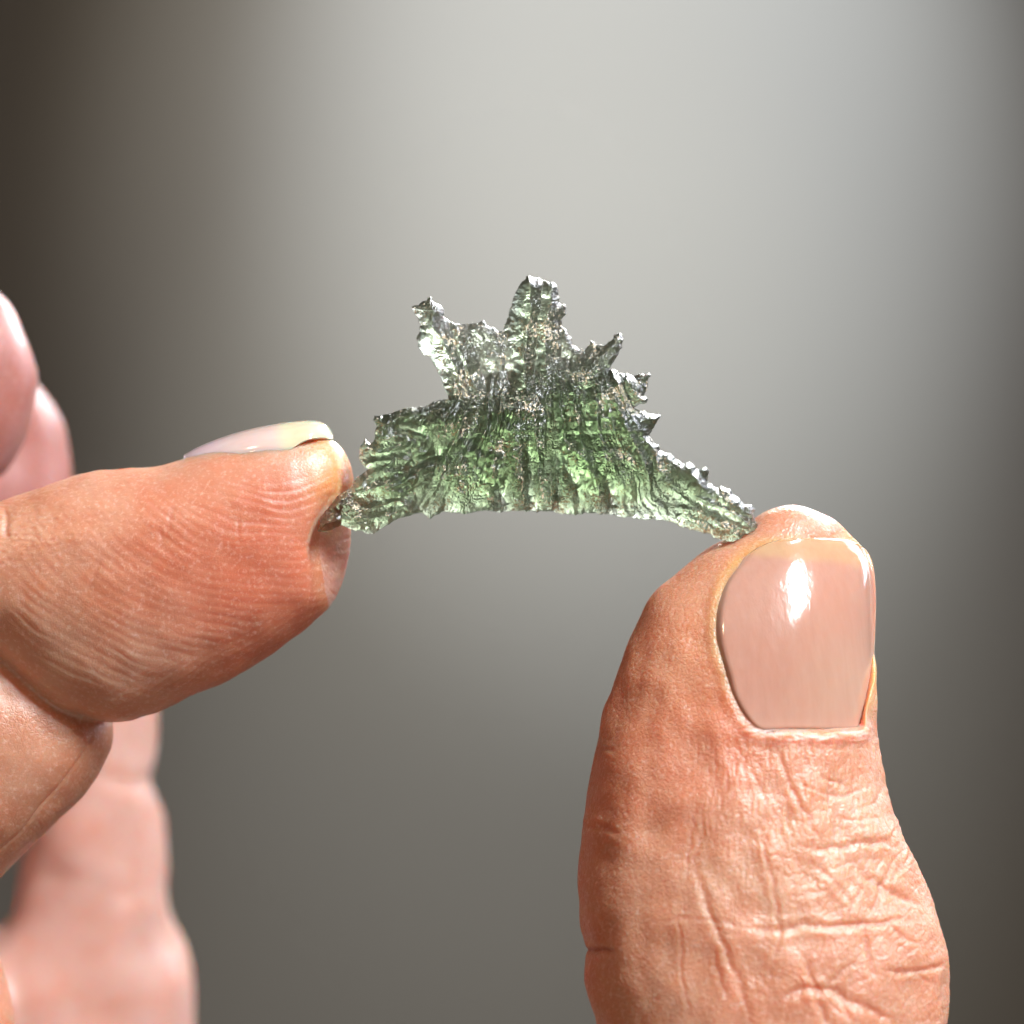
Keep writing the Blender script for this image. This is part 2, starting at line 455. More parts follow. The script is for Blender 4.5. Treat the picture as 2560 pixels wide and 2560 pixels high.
def surface_nets(lo, hi, h):
    ax = [np.arange(lo[i], hi[i] + h, h) for i in range(3)]
    X, Zg = np.meshgrid(ax[0], ax[2], indexing='ij')
    mp = {k: p.Phi(X, Zg)[:, None, :] for k, p in (('A', A), ('B', B), ('C', C), ('D1', D1), ('D2', D2), ('F', F_), ('E', E))}
    mp['cut'] = cut_x(Zg / A.f)[:, None, :]
    F = field(ax[0][:, None, None], ax[1][None, :, None], ax[2][None, None, :], mp).astype(np.float32)
    s = F < 0
    c = [s[i:s.shape[0] - 1 + i, j:s.shape[1] - 1 + j, k:s.shape[2] - 1 + k] for i in (0, 1) for j in (0, 1) for k in (0, 1)]
    cnt = sum(q.astype(np.int8) for q in c)
    act = (cnt > 0) & (cnt < 8)
    idx = -np.ones(act.shape, np.int64); cells = np.argwhere(act); idx[act] = np.arange(len(cells))
    acc = np.zeros((len(cells), 3)); num = np.zeros(len(cells))
    corner = [np.array([i, j, k]) for i in (0, 1) for j in (0, 1) for k in (0, 1)]
    for a in range(8):
        for b in range(a + 1, 8):
            if np.abs(corner[a] - corner[b]).sum() != 1: continue
            fa = F[tuple((cells + corner[a]).T)]; fb = F[tuple((cells + corner[b]).T)]
            m = (fa < 0) != (fb < 0)
            t = np.where(m, fa / (fa - fb + 1e-12 * (fa == fb)), 0)
            acc[m] += (corner[a] + t[:, None] * (corner[b] - corner[a]))[m]; num[m] += 1
    v = (cells + acc / num[:, None]) * h + np.array(lo)
    quads = []
    for axis in range(3):
        o = [0, 1, 2]; o.remove(axis); u, w = o
        sl0 = [slice(None)] * 3; sl1 = [slice(None)] * 3
        sl0[axis] = slice(0, -1); sl1[axis] = slice(1, None)
        ch = s[tuple(sl0)] != s[tuple(sl1)]
        e = np.argwhere(ch)
        e = e[(e[:, u] > 0) & (e[:, w] > 0) & (e[:, u] < s.shape[u] - 1) & (e[:, w] < s.shape[w] - 1)]
        du = np.zeros(3, int); du[u] = 1; dw = np.zeros(3, int); dw[w] = 1
        q = np.stack([idx[tuple((e - du - dw).T)], idx[tuple((e - dw).T)], idx[tuple(e.T)], idx[tuple((e - du).T)]], 1)
        neg = s[tuple(e.T)]
        flip = neg if axis != 1 else ~neg
        q[~flip] = q[~flip][:, ::-1]
        quads.append(q)
    return v, np.vstack(quads)

hv, hq = surface_nets((-95, -14, -108), (42, 96, 26), 0.8)
print('nets', len(hv), time.time() - T0)

def in_view(v, marg):
    k_ = D / (D + v[:, 1])
    return (np.abs(v[:, 0] * k_) < 1280 * S + marg) & (np.abs(v[:, 2] * k_) < 1280 * S + marg)

def refine(v, q, sel, n):
    """split the chosen quads n x n; their neighbours take up the extra edge points, so the skin stays closed"""
    fsel = q[sel]
    ed = np.vstack([fsel[:, [0, 1]], fsel[:, [1, 2]], fsel[:, [2, 3]], fsel[:, [3, 0]]])
    eu, inv = np.unique(np.sort(ed, 1), axis=0, return_inverse=True); inv = inv.ravel()
    nv0 = len(v); ne = len(eu); nf = len(fsel)
    t = (np.arange(1, n) / n)[None, :, None]
    ep = v[eu[:, 0]][:, None] * (1 - t) + v[eu[:, 1]][:, None] * t
    estart = nv0 + np.arange(ne) * (n - 1)
    I = np.zeros((nf, n + 1, n + 1), np.int64)
    I[:, 0, 0], I[:, n, 0], I[:, n, n], I[:, 0, n] = fsel.T
    ar = np.arange(n - 1)
    for e_ in range(4):
        k_ = inv[e_ * nf:(e_ + 1) * nf]; fw = eu[k_, 0] == fsel[:, e_]
        ids = estart[k_][:, None] + np.where(fw[:, None], ar[None], ar[None, ::-1])
        if e_ == 0: I[:, 1:n, 0] = ids
        if e_ == 1: I[:, n, 1:n] = ids
        if e_ == 2: I[:, 1:n, n] = ids[:, ::-1]
        if e_ == 3: I[:, 0, 1:n] = ids[:, ::-1]
    istart = nv0 + ne * (n - 1)
    I[:, 1:n, 1:n] = istart + np.arange(nf * (n - 1) ** 2).reshape(nf, n - 1, n - 1)
    u, w = np.meshgrid(np.arange(1, n) / n, np.arange(1, n) / n, indexing='ij'); u = u[None, ..., None]; w = w[None, ..., None]
    c = [v[fsel[:, k_]][:, None, None] for k_ in range(4)]
    ip = (c[0] * (1 - u) * (1 - w) + c[1] * u * (1 - w) + c[2] * u * w + c[3] * (1 - u) * w).reshape(-1, 3)
    V = np.vstack([v, ep.reshape(-1, 3), ip])
    Q = np.stack([I[:, :-1, :-1], I[:, 1:, :-1], I[:, 1:, 1:], I[:, :-1, 1:]], -1).reshape(-1, 4)
    look = {(int(a_), int(b_)): int(k_) for (a_, b_), k_ in zip(eu, estart)}
    rest = q[~sel]
    touched = np.isin(rest, np.unique(fsel)).sum(1) >= 2
    plain = rest[~touched]; ngons = []
    for f in rest[touched]:
        pg = []
        for k_ in range(4):
            a_, b_ = int(f[k_]), int(f[(k_ + 1) % 4]); pg.append(a_)
            st_ = look.get((min(a_, b_), max(a_, b_)))
            if st_ is not None: pg += list(range(st_, st_ + n - 1)) if a_ < b_ else list(range(st_ + n - 2, st_ - 1, -1))
        ngons.append(pg)
    return V, np.vstack([Q, plain]), ngons

fc = hv[hq].mean(1)
g_ = np.cross(hv[hq[:, 2]] - hv[hq[:, 0]], hv[hq[:, 3]] - hv[hq[:, 1]]); g_ /= np.linalg.norm(g_, axis=1)[:, None] + 1e-9
sel = in_view(fc, 1.5) & (fc[:, 1] < 15) & (g_[:, 1] < 0.45)
hv, hq, hng = refine(hv, hq, sel, 7)
nv = len(hv)
print('refined', nv, sel.sum(), time.time() - T0)

def grad(v, e=0.05):
    g = np.empty_like(v)
    for i in range(3):
        d = np.zeros(3); d[i] = e
        a = v + d; b = v - d
        g[:, i] = (field(a[:, 0], a[:, 1], a[:, 2]) - field(b[:, 0], b[:, 1], b[:, 2])) / (2 * e)
    return g
for it in range(2):
    g = grad(hv); f = field(hv[:, 0], hv[:, 1], hv[:, 2])
    st = np.clip(f / np.maximum((g * g).sum(1), 0.05), -0.4, 0.4)
    hv -= g * st[:, None]
N = grad(hv); N /= np.linalg.norm(N, axis=1)[:, None] + 1e-9
print('project', time.time() - T0)

# image-plane position of every vertex at the depth of its finger (mm in the plane of the stone)
kx = D / (D + hv[:, 1]); PX = hv[:, 0] * kx; PZ = hv[:, 2] * kx
near = hv[:, 1] < 14
isE = near & (PX > 2); isAB = near & (PX < -5)
front = smooth(0.35, -0.1, N[:, 1])
disp = np.zeros(nv)

# ---- the thumb nail's outline and its bed
NAIL_T = cat(Z6([(1060, 213), (980, 238), (900, 290), (840, 350), (800, 420), (775, 500), (760, 600), (765, 700), (785, 790), (810, 870), (830, 960),
                 (870, 1040), (920, 1110), (970, 1143), (1040, 1140), (1120, 1136), (1220, 1140), (1330, 1140), (1420, 1135), (1462, 1125),
                 (1480, 1060), (1500, 950), (1516, 800), (1524, 620), (1527, 480), (1518, 360), (1502, 295), (1470, 248), (1400, 212), (1300, 203), (1200, 202), (1120, 205)]))
NAIL_T = chaikin(NAIL_T, 1)
def nail_bounds(zz):
    zz = np.clip(zz, NAIL_T[:, 1].min() + .02, NAIL_T[:, 1].max() - .02)
    l = np.full(zz.shape, 1e9); r = np.full(zz.shape, -1e9)
    for i in range(len(NAIL_T)):
        p, q = NAIL_T[i], NAIL_T[(i + 1) % len(NAIL_T)]
        if p[1] == q[1]: continue
        m = (p[1] > zz) != (q[1] > zz)
        xx_ = p[0] + (zz - p[1]) / (q[1] - p[1]) * (q[0] - p[0])
        l = np.where(m, np.minimum(l, xx_), l); r = np.where(m, np.maximum(r, xx_), r)
    return l, r

def skin_front(X, Zg):
    ef = (D + E.plane(Zg)) / D
    ph = np.maximum(E.Phi(X * ef, Zg * ef), 0.0)
    return E.plane(Zg) - E.s * E.f * np.sqrt(2 * E.R * (ph + 0.06))

def nail_y(X, Zg):
    """outer face of the thumb nail: flatter across than the finger, bowed along its length"""
    l, r = nail_bounds(Zg)
    yl, yr, ys = skin_front(l, Zg), E.plane(Zg) - 0.9, skin_front(X, Zg)
    u = np.clip((X - l) / np.maximum(r - l, .3), 0, 1)
    yy_ = 1280 - Zg / S
    return yl + (yr - yl) * u + 0.80 * (ys - yl - (yr - yl) * u) - 0.15 + 0.02 * (X - (1990 - 1280) * S) + np.where(yy_ < 1590, 1.0, 0.45) * ((yy_ - 1590) / 260) ** 2

e = np.where(isE)[0]
ex, ez = PX[e], PZ[e]
nd = poly_dist(ex, ez, NAIL_T); nin = inside(ex, ez, NAIL_T); sd = np.where(nin, -nd, nd)
fr = front[e]
nail_mask = smooth(0.15, -0.35, sd) * fr
rim_side = smooth(2.0, -2.0, ex - (-1280 + 2130) * S) * smooth(1380, 1500, 1280 - ez / S)   # left fold and base, not the free edge
over_nail = nail_y(ex, ez) + 0.16 - hv[e, 1]            # how far the bed lies back under the plate
tip_m = smooth(2.8, 0.0, sd) * (sd > -.35) * smooth(1430, 1370, 1280 - ez / S) * fr * (1 - nail_mask)
disp_e = -np.clip(over_nail, 0, 3) * tip_m + rim_side * fr * 0.16 * np.exp(-((sd - 0.45) / 0.45) ** 2)
# ---- creases of the thumb
CREASES = [  # points in the lower-right study of the photograph, depth mm, half width mm
    ([(1040, 60), (1110, 230), (1180, 370), (1270, 520)], .22, .26), ([(1210, 580), (1320, 700), (1440, 830)], .20, .26),
    ([(1140, 540), (1300, 545), (1460, 520), (1590, 512), (1670, 545)], .30, .32), ([(1590, 515), (1612, 480), (1622, 450)], .2, .2),
    ([(900, 110), (960, 220), (1000, 330), (970, 420)], .12, .2), ([(970, 400), (980, 520), (1010, 640), (1040, 760), (1055, 870), (1070, 950), (1040, 1060), (1010, 1200)], .20, .24),
    ([(880, 925), (980, 935), (1080, 938), (1180, 905), (1290, 920), (1480, 912), (1620, 890), (1760, 872)], .34, .34),
    ([(640, 600), (690, 720), (720, 850), (770, 960), (830, 1100), (880, 1230), (925, 1391)], .26, .32),
    ([(570, 830), (580, 1000), (600, 1200), (625, 1391)], .16, .16), ([(740, 1030), (770, 1170), (830, 1290)], .14, .2),
    ([(1170, 1060), (1220, 1180), (1260, 1280), (1300, 1420)], .32, .36), ([(1020, 1300), (1130, 1235), (1250, 1212), (1380, 1260), (1500, 1325), (1640, 1391)], .34, .4),
    ([(1290, 1200), (1350, 1150), (1420, 1090)], .2, .24), ([(1465, 920), (1490, 1050), (1515, 1200)], .24, .26),
    ([(1430, 600), (1530, 720), (1640, 760), (1760, 820)], .30, .34), ([(1620, 600), (1560, 720), (1520, 860)], .26, .28),
    ([(1560, 1125), (1690, 1150), (1790, 1125), (1870, 1085)], .30, .28), ([(1690, 1150), (1800, 1195)], .16, .2),
    ([(640, 400), (620, 560), (600, 740)], .12, .16), ([(700, 290), (680, 450), (635, 660)], .12, .16), ([(735, 250), (700, 420), (660, 600)], .10, .14),
    ([(100, 440), (200, 430), (300, 475)], .25, .3), ([(120, 1032), (180, 1036), (270, 1045)], .45, .3), ([(185, 62), (260, 70)], .25, .25),
    ([(1130, 200), (1250, 270), (1400, 292), (1500, 230)], .16, .2), ([(1240, 180), (1330, 215), (1410, 250)], .16, .18), ([(1010, 330), (1060, 420), (1090, 520)], .1, .16),
    ([(1280, 640), (1400, 620), (1450, 600)], .12, .18), ([(1100, 760), (1200, 770), (1290, 740)], .1, .2), ([(1580, 920), (1660, 980), (1740, 1010)], .16, .2),
    ([(1380, 1391), (1390, 1330), (1380, 1262)], .16, .22), ([(800, 200), (780, 330), (740, 520)], .08, .14), ([(850, 120), (830, 300), (810, 480)], .08, .14),
    ([(1700, 560), (1640, 640), (1600, 700)], .16, .2), ([(1320, 380), (1440, 410), (1560, 400)], .12, .2), ([(1480, 700), (1420, 800), (1380, 900)], .12, .2),
    ([(450, 900), (560, 880), (760, 890), (900, 925)], .10, .2), ([(1560, 250), (1500, 330), (1420, 360)], .12, .18)]
wob = np.stack([ex * 0.9, ez * 0.9, np.zeros_like(ex)], 1)
wx = perlin(wob, 3) * 0.25; wz = perlin(wob + 31.7, 4) * 0.25
crease_e = np.zeros(len(e))
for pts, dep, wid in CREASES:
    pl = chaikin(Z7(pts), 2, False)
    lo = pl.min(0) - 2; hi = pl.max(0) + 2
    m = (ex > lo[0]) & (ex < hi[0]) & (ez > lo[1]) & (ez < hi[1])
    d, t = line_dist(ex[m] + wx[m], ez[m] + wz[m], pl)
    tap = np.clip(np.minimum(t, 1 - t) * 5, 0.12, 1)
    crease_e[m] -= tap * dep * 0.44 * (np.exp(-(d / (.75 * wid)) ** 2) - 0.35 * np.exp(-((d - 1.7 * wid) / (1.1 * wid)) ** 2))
# dry flaky fold where the skin meets the nail base, plus fan lines running down from it
q3 = np.stack([ex * 2.2, ez * 0.55, np.zeros_like(ex)], 1)
down = smooth(1820, 1870, 1280 - ez / S) * smooth(2450, 1950, 1280 - ez / S)
fan = -np.abs(perlin(q3, 9)) * 0.16 * down * smooth(-.9 - 1 + (1700 - 1280) * S, (1830 - 1280) * S, ex)
cut = np.exp(-((sd - 0.35) / 0.5) ** 2) * smooth(1790, 1830, 1280 - ez / S)
flake = cut * (0.06 + 0.30 * np.abs(perlin(np.stack([ex * 1.0, ez * 3, ez * 0], 1), 12)))
# criss-cross of fine lines over the knuckle, small cells on the side
c1 = perlin(np.stack([(ex + ez * .5) * 1.1, (ez - ex * .5) * .5, ex * 0 + 3.3], 1), 21)
c2 = perlin(np.stack([(ex - ez * .8) * .9, (ez + ex * .8) * .45, ex * 0 + 8.3], 1), 22)
kn = smooth(1900, 2080, 1280 - ez / S) * smooth((1720 - 1280) * S, (1950 - 1280) * S, ex)
lines = -(np.exp(-(c1 / .07) ** 2) + np.exp(-(c2 / .07) ** 2)) * 0.04 * kn
cell = -np.exp(-(perlin(np.stack([ex * 1.9, ez * 1.9, hv[e, 1] * 1.9], 1), 25) / .08) ** 2) * 0.04 * (1 - nail_mask)
lump = fbm(np.stack([ex * .28, ez * .22, hv[e, 1] * .25], 1), 2, 30) * 0.30 * (1 - nail_mask) * smooth(1500, 1700, 1280 - ez / S)
off_nail = np.clip(1 - 1.3 * nail_mask, 0, 1)
disp_e += (crease_e + fan + lines + cell) * fr * off_nail + flake * fr * off_nail + lump * fr
disp[e] += disp_e

# ---- fingerprint ridges and creases of the index finger
a = np.where(isAB)[0]
ax_, az_ = PX[a], PZ[a]
qx = (ax_ / S + 1280) / (900 / 1932); qy = (1280 - az_ / S - 1000) / (900 / 1932)        # study coordinates of the fingertip
isA = (np.abs(A.F(hv[a, 0], hv[a, 1], hv[a, 2])) < 0.35) & (np.abs(B.F(hv[a, 0], hv[a, 1], hv[a, 2])) > 0.05)
w1 = fbm(np.stack([qx / 420, qy / 420, qx * 0], 1), 2, 41)
rad = np.hypot((qx - 1480) * 0.78, (qy - 120) * 1.0) + 34 * w1 + 7 * perlin(np.stack([qx / 120, qy / 120, qx * 0], 1), 44)
ph = rad / 47.0 * 2 * np.pi
mask = smooth(430, 620, qy + 0.10 * (qx - 600)) * smooth(60, 240, qx + 0.3 * (qy - 900)) * isA
mask *= 0.45 + 0.9 * np.clip(perlin(np.stack([qx / 260, qy / 200, qx * 0 + 5], 1), 46) + .45, 0, 1)
lowfade = smooth(1500, 1250, qy + (qx - 900) * 0.45)
ridge = (np.sin(ph) * 0.5 + 0.18 * np.sin(2 * ph + 1)) * 0.030 * mask * (0.35 + 0.65 * lowfade)
ph2 = (qx * 0.50 + qy * 0.87 + 30 * w1) / 36 * 2 * np.pi
ridge += np.sin(ph2) * 0.006 * (1 - lowfade) * isA * smooth(1250, 1450, qy + (qx - 900) * .4)
# lengthwise cracks across the pad
for pts, dep, wid in [([(830, 640), (880, 760), (800, 860), (740, 960)], .07, .2), ([(930, 560), (900, 700), (870, 800)], .06, .2), ([(540, 850), (500, 960), (450, 1060)], .08, .22),
                      ([(1290, 600), (1270, 720), (1300, 800)], .05, .15), ([(20, 560), (40, 640), (20, 700), (60, 760)], .2, .2)]:
    d, t = line_dist(qx, qy, chaikin(np.array(pts, float), 2, False)); d = d * S * 900 / 1932
    ridge -= dep * np.exp(-(d / wid) ** 2) * np.clip(np.minimum(t, 1 - t) * 4, .1, 1)
# wrinkles on the bent middle part of the finger
bx = (ax_ / S + 1280) / .4452; by = (1280 - az_ / S - 1700) / .4452
ln, t = line_dist(bx, by, np.array([(520, 330), (440, 450), (330, 600), (220, 720), (120, 850), (0, 960), (-100, 1050)], float))
side = (bx - 0) * 0.72 + (by - 950) * 0.70                     # beyond the line towards the lower edge
inB = (~isA) & (by > 150)
ridge -= inB * (0.10 * np.exp(-(ln / 9) ** 2))
wr = perlin(np.stack([(bx * .72 - by * .70) / 26 * .9, (bx * .70 + by * .72) / 120, bx * 0], 1), 52)
ridge -= inB * smooth(0, 40, side) * (np.exp(-(wr / .12) ** 2)) * 0.028
grain = perlin(np.stack([ax_ * 2.4, az_ * 2.4, hv[a, 1] * 2.4], 1), 55) * 0.03 * smooth(640, 420, qx * .35 + (qy - 300) * 0.8)
crinkle = -np.abs(perlin(np.stack([ax_ * 1.3 + az_ * .6, az_ * 2.6, hv[a, 1]], 1), 57)) * .10 * smooth(520, 60, qx) * smooth(1100, 700, qy)
endface = (ax_ - cut_x(az_) > 0.1) & (qy > 640)
ridge -= endface * 0.05 * np.abs(perlin(np.stack([(ax_ + az_) * 3.0, (az_ - ax_) * 1.2, ax_ * 0], 1), 58))
disp[a] += (ridge + grain + crinkle) * front[a] + 0.12 * fbm(np.stack([ax_ * .35, az_ * .35, hv[a, 1] * .3], 1), 2, 60)
# soft lumps on the fingers behind
far = ~near
disp[far] += 0.9 * fbm(hv[far] * np.array([.10, .10, .10]), 2, 70)
fy_ = 1280 - PZ / S
for cy_, dp_ in ((1930, .35), (2210, .15)):
    disp -= np.where(hv[:, 1] > 40, dp_ * np.exp(-((fy_ - cy_ + 25 * np.sin(PX * .5)) / 22) ** 2), 0)
hv2 = hv + N * disp[:, None]
hv2[e, 1] += np.clip(over_nail, 0.0, 4.0) * smooth(0.10, -0.12, sd) * fr
print('detail', time.time() - T0)

# ---- skin tone
tone = np.tile(np.array([0.74, 0.43, 0.31]), (nv, 1))
def blend(idx, w, c):
    w = np.clip(w, 0, 1)[:, None]
    tone[idx] = tone[idx] * (1 - w) + np.array(c) * w
gs = lambda x, y, cx, cy, r: np.exp(-(((x - cx) / r) ** 2 + ((y - cy) / r) ** 2))
# index finger: pale over the joint, red pad, yellow-orange end
blend(a, smooth(650, 250, qy + .10 * qx) * .8, (0.80, 0.58, 0.47))
blend(a, 0.8 * gs(qx, qy, 1400, 980, 520) * isA, (0.76, 0.28, 0.17))
blend(a, 0.55 * gs(qx, qy, 900, 850, 420) * isA, (0.74, 0.33, 0.22))
blend(a, smooth(1560, 1760, qx + 0.10 * (qy - 500)) * smooth(640, 420, qy) * isA * 0.75, (0.82, 0.46, 0.20))
blend(a, smooth(0.9, 0.0, np.abs(ax_ - cut_x(az_) + .25)) * isA * smooth(600, 800, qy) * 0.3, (0.80, 0.50, 0.30))
blend(a, endface * 0.8, (0.82, 0.54, 0.46))
blend(a, 0.5 * inB, (0.66, 0.36, 0.24))
# thumb
yy = 1280 - ez / S; xx = ex / S + 1280
blend(e, 0.7 * smooth(1.2, 0.1, sd) * (sd > -0.3) * fr * smooth(1830, 1700, yy), (0.82, 0.52, 0.22))
blend(e, 0.6 * gs(xx, yy, 1800, 1700, 260), (0.80, 0.42, 0.26))
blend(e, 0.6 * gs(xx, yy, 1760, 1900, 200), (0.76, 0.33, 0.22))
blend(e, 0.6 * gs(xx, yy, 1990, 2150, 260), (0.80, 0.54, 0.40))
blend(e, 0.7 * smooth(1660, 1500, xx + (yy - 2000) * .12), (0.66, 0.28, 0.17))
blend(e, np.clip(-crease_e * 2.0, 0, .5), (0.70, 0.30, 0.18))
blend(e, cut * fr * (sd > -.1) * np.clip(.35 + 1.2 * perlin(np.stack([ex * 0.9, ez * 2.5, ez * 0], 1), 14), 0, .7), (0.88, 0.70, 0.66))
blend(e, nail_mask, (0.78, 0.46, 0.36))
# far fingers, pinker; shade painted into the tone of the two nearer ones
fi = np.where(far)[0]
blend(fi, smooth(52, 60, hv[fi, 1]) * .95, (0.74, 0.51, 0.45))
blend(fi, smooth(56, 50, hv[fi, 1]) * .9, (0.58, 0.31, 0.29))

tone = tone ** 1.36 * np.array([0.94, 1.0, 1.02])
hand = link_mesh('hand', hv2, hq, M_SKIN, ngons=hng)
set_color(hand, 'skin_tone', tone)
cells = np.zeros(nv, np.float32)
cells[e] = 0.34 * np.clip(1 - nail_mask, 0, 1)
cells[a] = 0.10 + 0.22 * smooth(560, 360, qy + 0.10 * qx) + 0.15 * inB
ca = hand.data.attributes.new('cells', 'FLOAT', 'POINT'); ca.data.foreach_set('value', cells)
hand['label'] = 'bare hand pinching the green stone between bent index finger and upright thumb'
hand['category'] = 'hand'
print('hand', time.time() - T0)

# ------------------------------------------------------------------ thumb nail
def thumb_nail():
    lo = NAIL_T.min(0) - .2; hi = NAIL_T.max(0) + .2; nrow, ncol = 110, 70
    zs = hi[1] - .2 - (hi[1] - lo[1] - .4 + .35) * (np.linspace(0, 1, nrow) * .998 + .001)
    l_, r_ = nail_bounds(zs)
    l_ = l_ - 0.10 * smooth(1370, 1440, 1280 - zs / S)
    X = l_[:, None] + (r_ - l_)[:, None] * (np.linspace(0, 1, ncol) ** 0.9)[None]; Zg = np.repeat(zs[:, None], ncol, 1)
    yy_ = 1280 - Zg / S
    y = nail_y(X, Zg)
    sdn = poly_dist(X, Zg, NAIL_T) * np.where(inside(X, Zg, NAIL_T), -1, 1)
    edge = smooth(-0.40, 0.15, sdn) * smooth((2165 - 1280) * S, (2080 - 1280) * S, X) * smooth(1370, 1440, yy_)
    edge = np.maximum(edge, smooth(-0.25, 0.20, sdn) * smooth(1800, 1822, yy_))
    y += 0.50 * edge
    # groove streaks
    y += 0.018 * perlin(np.stack([(X * 1.4).ravel(), (Zg * .05).ravel(), 0 * X.ravel()], 1), 81).reshape(X.shape)
    fy = (D + y) / D; ff = (D + 0.0) / D
    fr_ = np.stack([X * fy, y, Zg * fy], -1).reshape(-1, 3)
    thick = 0.45
    bk = fr_.copy(); bk[:, 1] += thick; bk[:, 0] -= .10
    vs = np.vstack([fr_, bk]); n = nrow * ncol
    I = np.arange(n).reshape(nrow, ncol)
    f1 = np.stack([I[:-1, :-1], I[1:, :-1], I[1:, 1:], I[:-1, 1:]], -1).reshape(-1, 4)
    f2 = f1[:, ::-1] + n
    ring = np.concatenate([I[0, :], I[1:, -1], I[-1, -2::-1], I[-2:0:-1, 0]])
    nx = np.roll(ring, -1)
    f3 = np.stack([ring, nx, nx + n, ring + n], 1)
    o = link_mesh('fingernail', vs, np.vstack([f1, f2, f3]), M_NAIL_T, hand)
    c = np.tile(np.array([0.66, 0.42, 0.34]), (n, 1))
    yv = yy_.ravel(); xv = X.ravel() / S + 1280
    def bl(w, col):
        nonlocal c
        w = np.clip(w, 0, 1)[:, None]; c = c * (1 - w) + np.array(col) * w
    wv_ = perlin(np.stack([xv / 60, yv / 60, yv * 0], 1), 83) * 12
    bl(smooth(1412, 1385, yv + wv_ + (xv - 1990) * -.10) * .9, (0.72, 0.52, 0.32))
    bl(gs(xv, yv, 2090, 1720, 150) * .55, (0.68, 0.48, 0.36))
    bl(gs(xv, yv, 1900, 1680, 130) * .5, (0.60, 0.32, 0.24))
    bl(gs(xv, yv, 2090, 1480, 130) * .4, (0.72, 0.38, 0.28))
    bl(smooth(1790, 1820, yv) * .5, (0.72, 0.48, 0.38))
    c = c * np.array([.80, .73, .70])
    set_color(o, 'nail_tone', np.vstack([c, c]))
    o['label'] = 'glossy thumb nail with a yellowish free edge'
thumb_nail()

# ------------------------------------------------------------------ index nail, seen from its side
def index_nail():
    top = Z9([(-90, 520), (0, 462), (130, 400), (270, 345), (440, 285), (600, 240), (800, 197), (1000, 165), (1150, 145), (1300, 137), (1400, 145), (1470, 180), (1520, 232), (1548, 300)])
    bot = Z9([(-90, 620), (0, 602), (150, 580), (300, 562), (460, 535), (620, 500), (800, 470), (950, 475), (1080, 465), (1160, 400), (1260, 345), (1380, 325), (1470, 325), (1546, 345)])
    def resample(p, n):
        p = chaikin(p, 2, False)
        l = np.concatenate([[0], np.cumsum(np.hypot(*(p[1:] - p[:-1]).T))]); l /= l[-1]
        s = np.linspace(0, 1, n); return np.stack([np.interp(s, l, p[:, 0]), np.interp(s, l, p[:, 1])], 1)
    n, m = 80, 36
    tp, bt = resample(top, n), resample(bot, n)
    s = np.linspace(0, 1, n)
    half = 3.9 * np.sqrt(np.clip(1 - (s - .62) ** 2 / .40, .05, 1)); half[s > .8] *= np.sqrt(np.clip(1 - ((s[s > .8] - .8) / .235) ** 2, .02, 1))
    ph = np.linspace(0, np.pi, m)
    yc = A.yc + 0.6
    X = bt[:, 0:1] + (tp - bt)[:, 0:1] * np.sin(ph)[None]; Zg = bt[:, 1:2] + (tp - bt)[:, 1:2] * np.sin(ph)[None]
    Y = yc - half[:, None] * np.cos(ph)[None]
    fy = (D + Y) / D
    v = np.stack([X * fy, Y, Zg * fy], -1).reshape(-1, 3)
    ctr = np.stack([bt[:, 0:1] + 0 * Y, yc + 0 * Y, bt[:, 1:2] - 1.0 + 0 * Y], -1).reshape(-1, 3)
    dirn = ctr - v; dirn /= np.linalg.norm(dirn, axis=1)[:, None]
    bk = v + dirn * 0.25; N_ = n * m
    I = np.arange(N_).reshape(n, m)
    f1 = np.stack([I[:-1, :-1], I[1:, :-1], I[1:, 1:], I[:-1, 1:]], -1).reshape(-1, 4)
    ring = np.concatenate([I[0, :], I[1:, -1], I[-1, -2::-1], I[-2:0:-1, 0]]); nx = np.roll(ring, -1)
    o = link_mesh('fingernail', np.vstack([v, bk]), np.vstack([f1, f1[:, ::-1] + N_, np.stack([ring, ring + N_, nx + N_, nx], 1)]), M_NAIL_I, hand)
    c = np.tile(np.array([0.80, 0.56, 0.52]), (N_, 1)); xv = v[:, 0] / S + 1280
    def bl(w, col):
        nonlocal c
        w = np.clip(w, 0, 1)[:, None]; c = c * (1 - w) + np.array(col) * w
    bl(smooth(620, 460, xv), (0.76, 0.54, 0.60)); bl(smooth(715, 765, xv + (v[:, 2] / S - 60) * .3), (0.84, 0.70, 0.50))
    set_color(o, 'nail_tone', np.vstack([c, c]))
    o['label'] = 'pale lilac index nail seen edge-on with a cream free edge'
index_nail()
print('nails', time.time() - T0)

